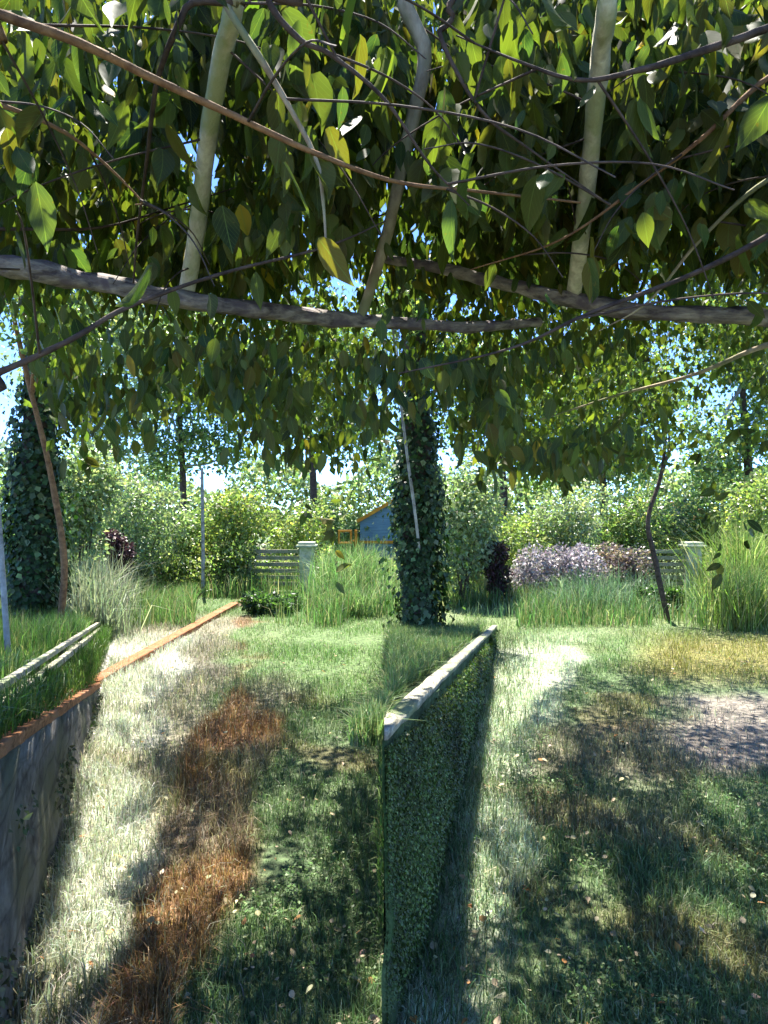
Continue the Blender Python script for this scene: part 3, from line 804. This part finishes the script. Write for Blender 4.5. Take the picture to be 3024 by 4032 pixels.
# ------------------------------------------------------------------ the overhanging trees close to the camera
BOT_X = [-200, 0, 30, 60, 100, 150, 175, 230, 262, 320, 384, 430, 470, 520, 570, 620, 660, 700, 740, 768, 960]
BOT_Y = [330, 300, 320, 390, 425, 430, 400, 395, 430, 445, 440, 380, 420, 445, 465, 450, 420, 400, 410, 430, 430]
HOLES = [(190, 140, 26, 14), (212, 160, 15, 26), (64, 150, 12, 10), (10, 350, 18, 60), (100, 150, 8, 8), (345, 280, 14, 9), (258, 250, 7, 7), (615, 255, 9, 9), (680, 60, 7, 9), (15, 45, 8, 10),
         (190, 440, 40, 30), (560, 290, 7, 6), (735, 400, 26, 18), (690, 410, 20, 16)]
def lit_ground(gx_, gy_):
    """parts of the lawn the sun reaches through the gap over each wall"""
    j = n2(gx_, gy_, 3.0, 2) * .10 + n2(gx_, gy_, 9.0, 4) * .13 + n2(gx_, gy_, 19.0, 1) * .05 - .05
    yy = np.maximum(gy_, .8)
    px_, py_ = 384 + F * gx_ / yy, 512 + F * CAM_Z / yy
    l = np.interp(py_, [620, 695, 746, 792, 862, 908, 954, 991, 1100], [120, 100, 97, 88, 72, 62, 52, 38, 0])
    r = np.interp(py_, [620, 695, 746, 792, 838, 862, 908, 954, 991, 1100], [200, 164, 139, 138, 140, 152, 122, 122, 104, 70])
    jp = j * F / yy
    sa = (px_ > l) & (px_ < r + jp) & (py_ > 640)
    sb = (px_ > l + 384) & (px_ < r + 384 + jp) & (py_ > 640)
    far = (gy_ > 6.9 + n2(gx_, gy_, .8, 1) * .8) & ~((px_ < 240) & (gy_ < 9.0))
    mid = (np.hypot((px_ - 350) / 50, (py_ - 660) / 40) < 1) | (np.hypot((px_ - 330) / 30, (py_ - 735) / 14) < 1) | (np.hypot((px_ - 725) / 40, (py_ - 718) / 14) < 1)
    far |= (gx_ < ax(gy_) - .15) & (rng.random(len(gx_)) < .8)
    far |= (gx_ > 0) & (gx_ < bx(gy_)) & (gy_ > 2.6) & (rng.random(len(gx_)) < .8)
    return sa | sb, far | mid
def crown_ok(p, jitter=16, far_keep=.10):
    px_, py_ = proj(p)
    m = len(p)
    ok = py_ < np.interp(px_, BOT_X, BOT_Y) + rng.normal(0, jitter, m) + noise(p, 5, 2) * 26 + n2(px_ / 60, px_ * 0, 1.3, 3) * 16
    for hx, hy, hw, hh in HOLES:
        ok &= np.hypot((px_ - hx) / hw, (py_ - hy) / hh) > 1 + rng.normal(0, .12, m)
    gx_, gy_ = p[:, 0] - SH[0] * COT * p[:, 2], p[:, 1] - SH[1] * COT * p[:, 2]
    s_, f_ = lit_ground(gx_, gy_)
    ok &= ~s_
    ok &= ~((px_ > -1e9) & (gy_ < 6.5) & (p[:, 2] > 3) & (noise(p, 3.3, 5) > .75))
    ok &= ~((gy_ < 7.5) & (n2(gx_, gy_, 13, 1) + .55 * n2(gx_, gy_, 4.5, 3) > .70) & (rng.random(m) < .93))
    ok &= ~(f_ & (rng.random(m) > far_keep))
    ok &= np.linalg.norm(p - np.array((0, 0, CAM_Z)), axis=1) > .75
    return ok

treeL = thing('overhanging_tree', 'broad-leaved tree whose limbs reach in from the left over the lawn', 'tree', (-3.3, 1.1, 0))
treeR = thing('overhanging_tree', 'broad-leaved tree whose limbs reach in from the right over the lawn', 'tree', (3.6, 1.4, 0))
trunkL = smooth_path([(-3.3, 1.1, -.1), (-3.25, 1.15, 2), (-3.0, 1.4, 4.2), (-2.6, 1.8, 6.5)], 8)
trunkR = smooth_path([(3.6, 1.4, -.1), (3.5, 1.45, 2), (3.2, 1.7, 4.2), (2.7, 2.0, 6.5)], 8)
tube('trunk', trunkL, .20, .09, M_BARK_TAN, treeL, 12, .04)
tube('trunk', trunkR, .20, .09, M_BARK_TAN, treeR, 12, .04)
TL, TR = [-3.2, 1.2, 2.2], [3.5, 1.5, 2.2]
LH, RH, CH = [-2.8, 1.6, 5.2], [2.9, 1.9, 5.2], [-2.75, 1.7, 5.5]
BR = [  # tree, root, [(px,py,depth)...], r0, r1, bark
 (0, TL, [(-60, 258, 2.2), (0, 264, 2.2), (120, 286, 2.3), (250, 309, 2.4), (384, 322, 2.6), (470, 327, 2.7), (540, 322, 2.8)], .040, .018, 'limb'),
 (1, TR, [(830, 326, 2.6), (768, 319, 2.5), (640, 311, 2.5), (520, 288, 2.6), (440, 268, 2.7), (384, 258, 2.8)], .038, .017, 'limb'),
 (0, TL, [(-40, 384, 1.7), (0, 372, 1.7), (70, 340, 1.7), (130, 306, 1.75), (220, 274, 1.8), (330, 245, 1.9), (384, 222, 2.0)], .011, .005, 'dark'),
 (1, TR, [(830, 196, 1.7), (768, 236, 1.7), (690, 275, 1.7), (590, 312, 1.75), (510, 348, 1.8), (400, 372, 1.9)], .011, .005, 'dark'),
 (0, [-.40, 1.5, 5.0], [(236, -60, 1.6), (222, 60, 1.8), (205, 170, 2.1), (186, 303, 2.42)], .018, .029, 'pale'),
 (1, [.60, 1.5, 5.0], [(612, -60, 1.6), (600, 60, 1.8), (590, 170, 2.1), (573, 303, 2.60)], .018, .029, 'pale'),
 (0, LH, [(-30, 0, 1.5), (0, 14, 1.5), (80, 42, 1.5), (153, 76, 1.5), (240, 115, 1.55), (324, 155, 1.6), (400, 183, 1.7), (480, 192, 1.8), (580, 203, 1.9)], .013, .007, 'red'),
 (0, LH, [(205, -50, 1.6), (188, 8, 1.6), (157, 90, 1.7), (143, 190, 2.0), (135, 291, 2.32)], .011, .008, 'dark'),
 (0, CH, [(205, -50, 1.6), (226, 4, 1.6), (273, 76, 1.6), (316, 152, 1.6), (326, 200, 1.6), (329, 262, 1.6)], .013, .005, 'tan'),
 (1, RH, [(432, -60, 2.3), (425, 60, 2.3), (405, 150, 2.35), (386, 235, 2.48), (360, 322, 2.57)], .028, .020, 'tan'),
 (1, RH, [(830, 0, 1.5), (768, 28, 1.5), (690, 55, 1.5), (640, 70, 1.5), (580, 80, 1.55), (520, 62, 1.6), (455, 36, 1.7)], .012, .005, 'dark'),
 (1, RH, [(500, -50, 1.7), (450, 20, 1.7), (440, 40, 1.7), (480, 110, 1.7), (530, 150, 1.75), (610, 205, 1.8)], .010, .004, 'dark'),
 (0, LH, [(265, -50, 1.5), (268, 0, 1.5), (300, 40, 1.5), (330, 55, 1.5), (384, 100, 1.5), (430, 165, 1.55), (470, 205, 1.6)], .010, .004, 'dark'),
 (1, TR, [(830, 60, 1.9), (768, 78, 1.9), (700, 140, 1.9), (640, 185, 2.0), (560, 240, 2.1), (470, 270, 2.2)], .011, .005, 'red'),
 (0, TL, [(-50, 100, 1.8), (0, 105, 1.8), (60, 130, 1.8), (100, 160, 1.85), (140, 200, 1.9), (135, 205, 1.9)], .009, .004, 'red'),
 (0, TL, [(-60, 232, 2.4), (0, 229, 2.4), (100, 227, 2.5), (180, 205, 2.6), (260, 180, 2.7)], .010, .004, 'dark'),
 (1, TR, [(840, 160, 2.1), (768, 180, 2.1), (700, 240, 2.2), (650, 300, 2.3), (600, 330, 2.4)], .012, .005, 'tan'),
 (1, TR, [(840, 335, 3.4), (768, 345, 3.4), (700, 372, 3.5), (620, 395, 3.7), (540, 420, 4.0)], .022, .008, 'tan'),
]
bark = dict(pale=M_PALEBARK, limb=M_LIMB, tan=M_BARK_TAN, dark=M_BARK_DARK, red=M_BARK_RED)
trees = (treeL, treeR)
paths = ([], [])
for ti, root, pts, r0, r1, bk in BR:
    vis = [np.array(P(*q)) for q in pts]
    path = smooth_path([np.array(root), (np.array(root) * .45 + vis[0] * .55) + (0, 0, .08)] + vis, 7)
    path += (noise(path, 7, 1)[:, None] * .006)
    tube('branch', path, r0 * 1.15, r1, bark[bk], trees[ti], 11, .17 if bk == 'limb' else .06) if bk in ('limb', 'pale') else tube('branch', path, r0 * 1.15, r1 * (.95 if r1 > .015 else .4), bark[bk], trees[ti], 9, .06)
    paths[ti].append(path[14:])

for ti, q in ((0, [(-2.92, 1.48, 4.6), (-1.7, 1.5, 5.05), (-.40, 1.5, 5.0)]), (1, [(3.1, 1.78, 4.6), (1.8, 1.6, 5.05), (.60, 1.5, 5.0)])):
    tube('branch', smooth_path(q), .06, .03, M_BARK_TAN, trees[ti], 9, .05)
LG, LB, LY = (.070, .092, .028), (.040, .070, .038), (.115, .14, .035)
_bp = np.concatenate([p for ps in paths for p in ps])
_bx, _by = proj(_bp); _bd = _bp[:, 1]
_br = np.concatenate([np.full(len(p), dict(pale=22, limb=18, tan=10).get(k[5], 4)) for t_i in (0, 1) for p, k in zip(paths[t_i], [b_ for b_ in BR if b_[0] == t_i])])
def clear(p, r=.030, keep=.02):
    """leaves do not hang right in front of the limbs"""
    hit = np.zeros(len(p), bool)
    for dz in (0, .045, .09, .135):
        q = p - np.array((0, 0, dz))
        px_, py_ = proj(q)
        for k in range(0, len(p), 4000):
            d_ = np.hypot(px_[k:k + 4000, None] - _bx[None], py_[k:k + 4000, None] - _by[None])
            hit[k:k + 4000] |= ((d_ < (r * F / np.maximum(p[k:k + 4000, 1], .3))[:, None] + _br[None]) & (_bd[None] > p[k:k + 4000, 1][:, None] - .02)).any(1)
    return ~hit | (rng.random(len(p)) < keep)

def twig_set(ti, count, lmin, lmax, leafsize):
    tl, LP, LA, LN = [], [], [], []
    for _ in range(count):
        pa = paths[ti][rng.integers(len(paths[ti]))]
        s0 = pa[rng.integers(len(pa))]
        dr = unit(rng.normal(size=3) * np.array((1, .7, .5)) + np.array((0, 0, -.25)))
        ln = rng.uniform(lmin, lmax)
        q = [s0, s0 + dr * ln * .4 + (0, 0, -.02), s0 + dr * ln * .75 + (0, 0, -.07), s0 + dr * ln + (0, 0, -.16)]
        path = smooth_path(q, 5)
        if not crown_ok(path[-1:], 4, 1)[0] or proj(path[-1:])[1][0] > 330: continue
        tl.append((path, .0035, .0015))
        m = int(ln / .05)
        for k in range(m):
            u = (k + .6) / m
            c_ = path[min(int(u * len(path)), len(path) - 1)]
            sd_ = unit(np.cross(dr, (0, 0, 1)) * (1 if k % 2 else -1) + rng.normal(0, .25, 3) * .8 + np.array((0, 0, -1.5)))
            LP.append(c_ + sd_ * .018); LA.append(sd_); LN.append(unit(rng.normal(0, .8, 3) + np.array((0, -.55, .55))))
    LP, LA, LN = map(np.array, (LP, LA, LN))
    return tl, LP, LA, LN
def hang(px, d, y0, y1, n):
    """a drooping twig with leaves in front of the far fence"""
    path = smooth_path([P(px - 10, y0 - 60, d), P(px - 4, y0, d), P(px + 3, (y0 + y1) / 2, d), P(px + 6, y1, d)], 6)
    i = rng.integers(6, len(path), n)
    sd_ = unit(rng.normal(0, .7, (n, 3)) + np.array((0, 0, -.8)))
    return (path, .004, .0015), path[i], sd_, unit(rng.normal(0, .5, (n, 3)) + np.array((0, -1, .3)))

# general crown volume
def volume(n, lo, hi):
    return rng.uniform(lo, hi, (n, 3))
vol = volume(165000, (-7.5, .2, 2.0), (7.5, 9.0, 6.6))
cl = noise(vol, 2.6, 0) + .6 * noise(vol, 6.5, 3)
vol = vol[cl > np.where(vol[:, 2] > 4.6, -.3, np.where(vol[:, 2] > 4, -.1, .12))]
vol = vol[crown_ok(vol)]
vol = vol[np.hypot(vol[:, 0], vol[:, 1]) > 1.15]
vol = vol[clear(vol)]
vol = vol[(vol[:, 2] < 4) | (rng.random(len(vol)) < .86)]
# visible thickness of the crown at middle distance
n = 135000
dd = rng.uniform(1.9, 8.5, n); pxs = rng.uniform(-60, 830, n); pys = rng.uniform(-40, 470, n)
mid = np.stack([(pxs - 384) / F * dd, dd, CAM_Z + (512 - pys) / F * dd], -1)
mid = mid[(noise(mid, 3.0, 2) + .5 * noise(mid, 8, 4)) > -.15]
mid = mid[crown_ok(mid, 24, .35)]
mid = mid[clear(mid)]
allp = np.concatenate([vol, mid])
print('crown leaves', len(vol), len(mid))
for ti, t_ in enumerate(trees):
    sel = allp[(allp[:, 0] + rng.normal(0, .5, len(allp)) < 0) == (ti == 0)]
    tl, LP, LA, LN = twig_set(ti, 700, .3, .8, .1)
    hs = [hang(331, 2.6, 470, 592, 11), hang(80, 3.0, 400, 470, 14), hang(300, 3.4, 430, 520, 10), hang(128, 2.6, 390, 440, 10)] if ti == 0 else \
         [hang(716, 2.6, 470, 595, 12), hang(700, 3.0, 430, 520, 14), hang(560, 3.0, 430, 490, 12), hang(475, 3.0, 420, 500, 12), hang(742, 2.4, 420, 540, 10)]
    k = crown_ok(LP, 16, .6); LP, LA, LN = LP[k], LA[k], LN[k]
    for a_, b_, c_, d_ in hs:
        tl.append(a_); LP = np.r_[LP, b_]; LA = np.r_[LA, c_]; LN = np.r_[LN, d_]
    dist = np.linalg.norm(LP - np.array((0, 0, CAM_Z)), axis=1)
    k = (dist > .85) & clear(LP); LP, LA, LN = LP[k], LA[k], LN[k]
    dn = np.hypot(sel[:, 0], sel[:, 1])
    near = (dn < 3.6)
    m = near.sum()
    P1 = np.r_[LP, sel[near]]
    A1 = np.r_[LA, unit(rng.normal(0, .30, (m, 3)) + np.array((0, 0, -1.0)))]
    N1 = np.r_[LN, unit(rng.normal(0, .8, (m, 3)) + np.array((0, -.4, .6)))]
    q = len(P1)
    L = rng.uniform(.05, .15, q)
    low = proj(P1)[1] > 275; L[low] *= .62; low = proj(P1)[1] > 400; L[low] = rng.uniform(.04, .085, low.sum())
    tt = tint_of(q, LG, .25, LB, .3); ol = rng.random(q) < .2; tt[ol] *= np.array((1.5, 1.02, .9)); yl = rng.random(q) < .007; tt[yl] = np.array((.32, .22, .03))
    leaves('crown', P1, A1, N1, L, L * rng.uniform(.34, .56, q), M_LEAF, t_, tt, True)
    fs = sel[~near]; q = len(fs)
    L = rng.uniform(.05, .105, q) * np.where(proj(fs)[1] > 275, .8, 1)
    tt = tint_of(q, LG, .3, LY, .25)
    leaves('crown', fs, unit(rng.normal(0, .4, (q, 3)) + np.array((0, 0, -.9))), unit(rng.normal(0, .8, (q, 3)) + np.array((0, -.3, .6))), L, L * .62, M_LEAF_FAR, t_, tt)
    # thinner limbs further in
    for _ in range(60):
        s0 = fs[rng.integers(q)]; dr = unit(rng.normal(0, 1, 3) * np.array((1, .8, .35)))
        e = s0 + dr * rng.uniform(.6, 1.5)
        if e[2] < 1.9 or not crown_ok(np.array([e]), 1, 1)[0] or proj(np.array([e]))[1][0] > 400: continue
        tl.append((smooth_path([s0, (s0 + e) / 2 + rng.normal(0, .06, 3), e], 5), .012, .004))
    for tw in tl[:24]: tube('twig', *tw, M_BARK_DARK, t_, 5)
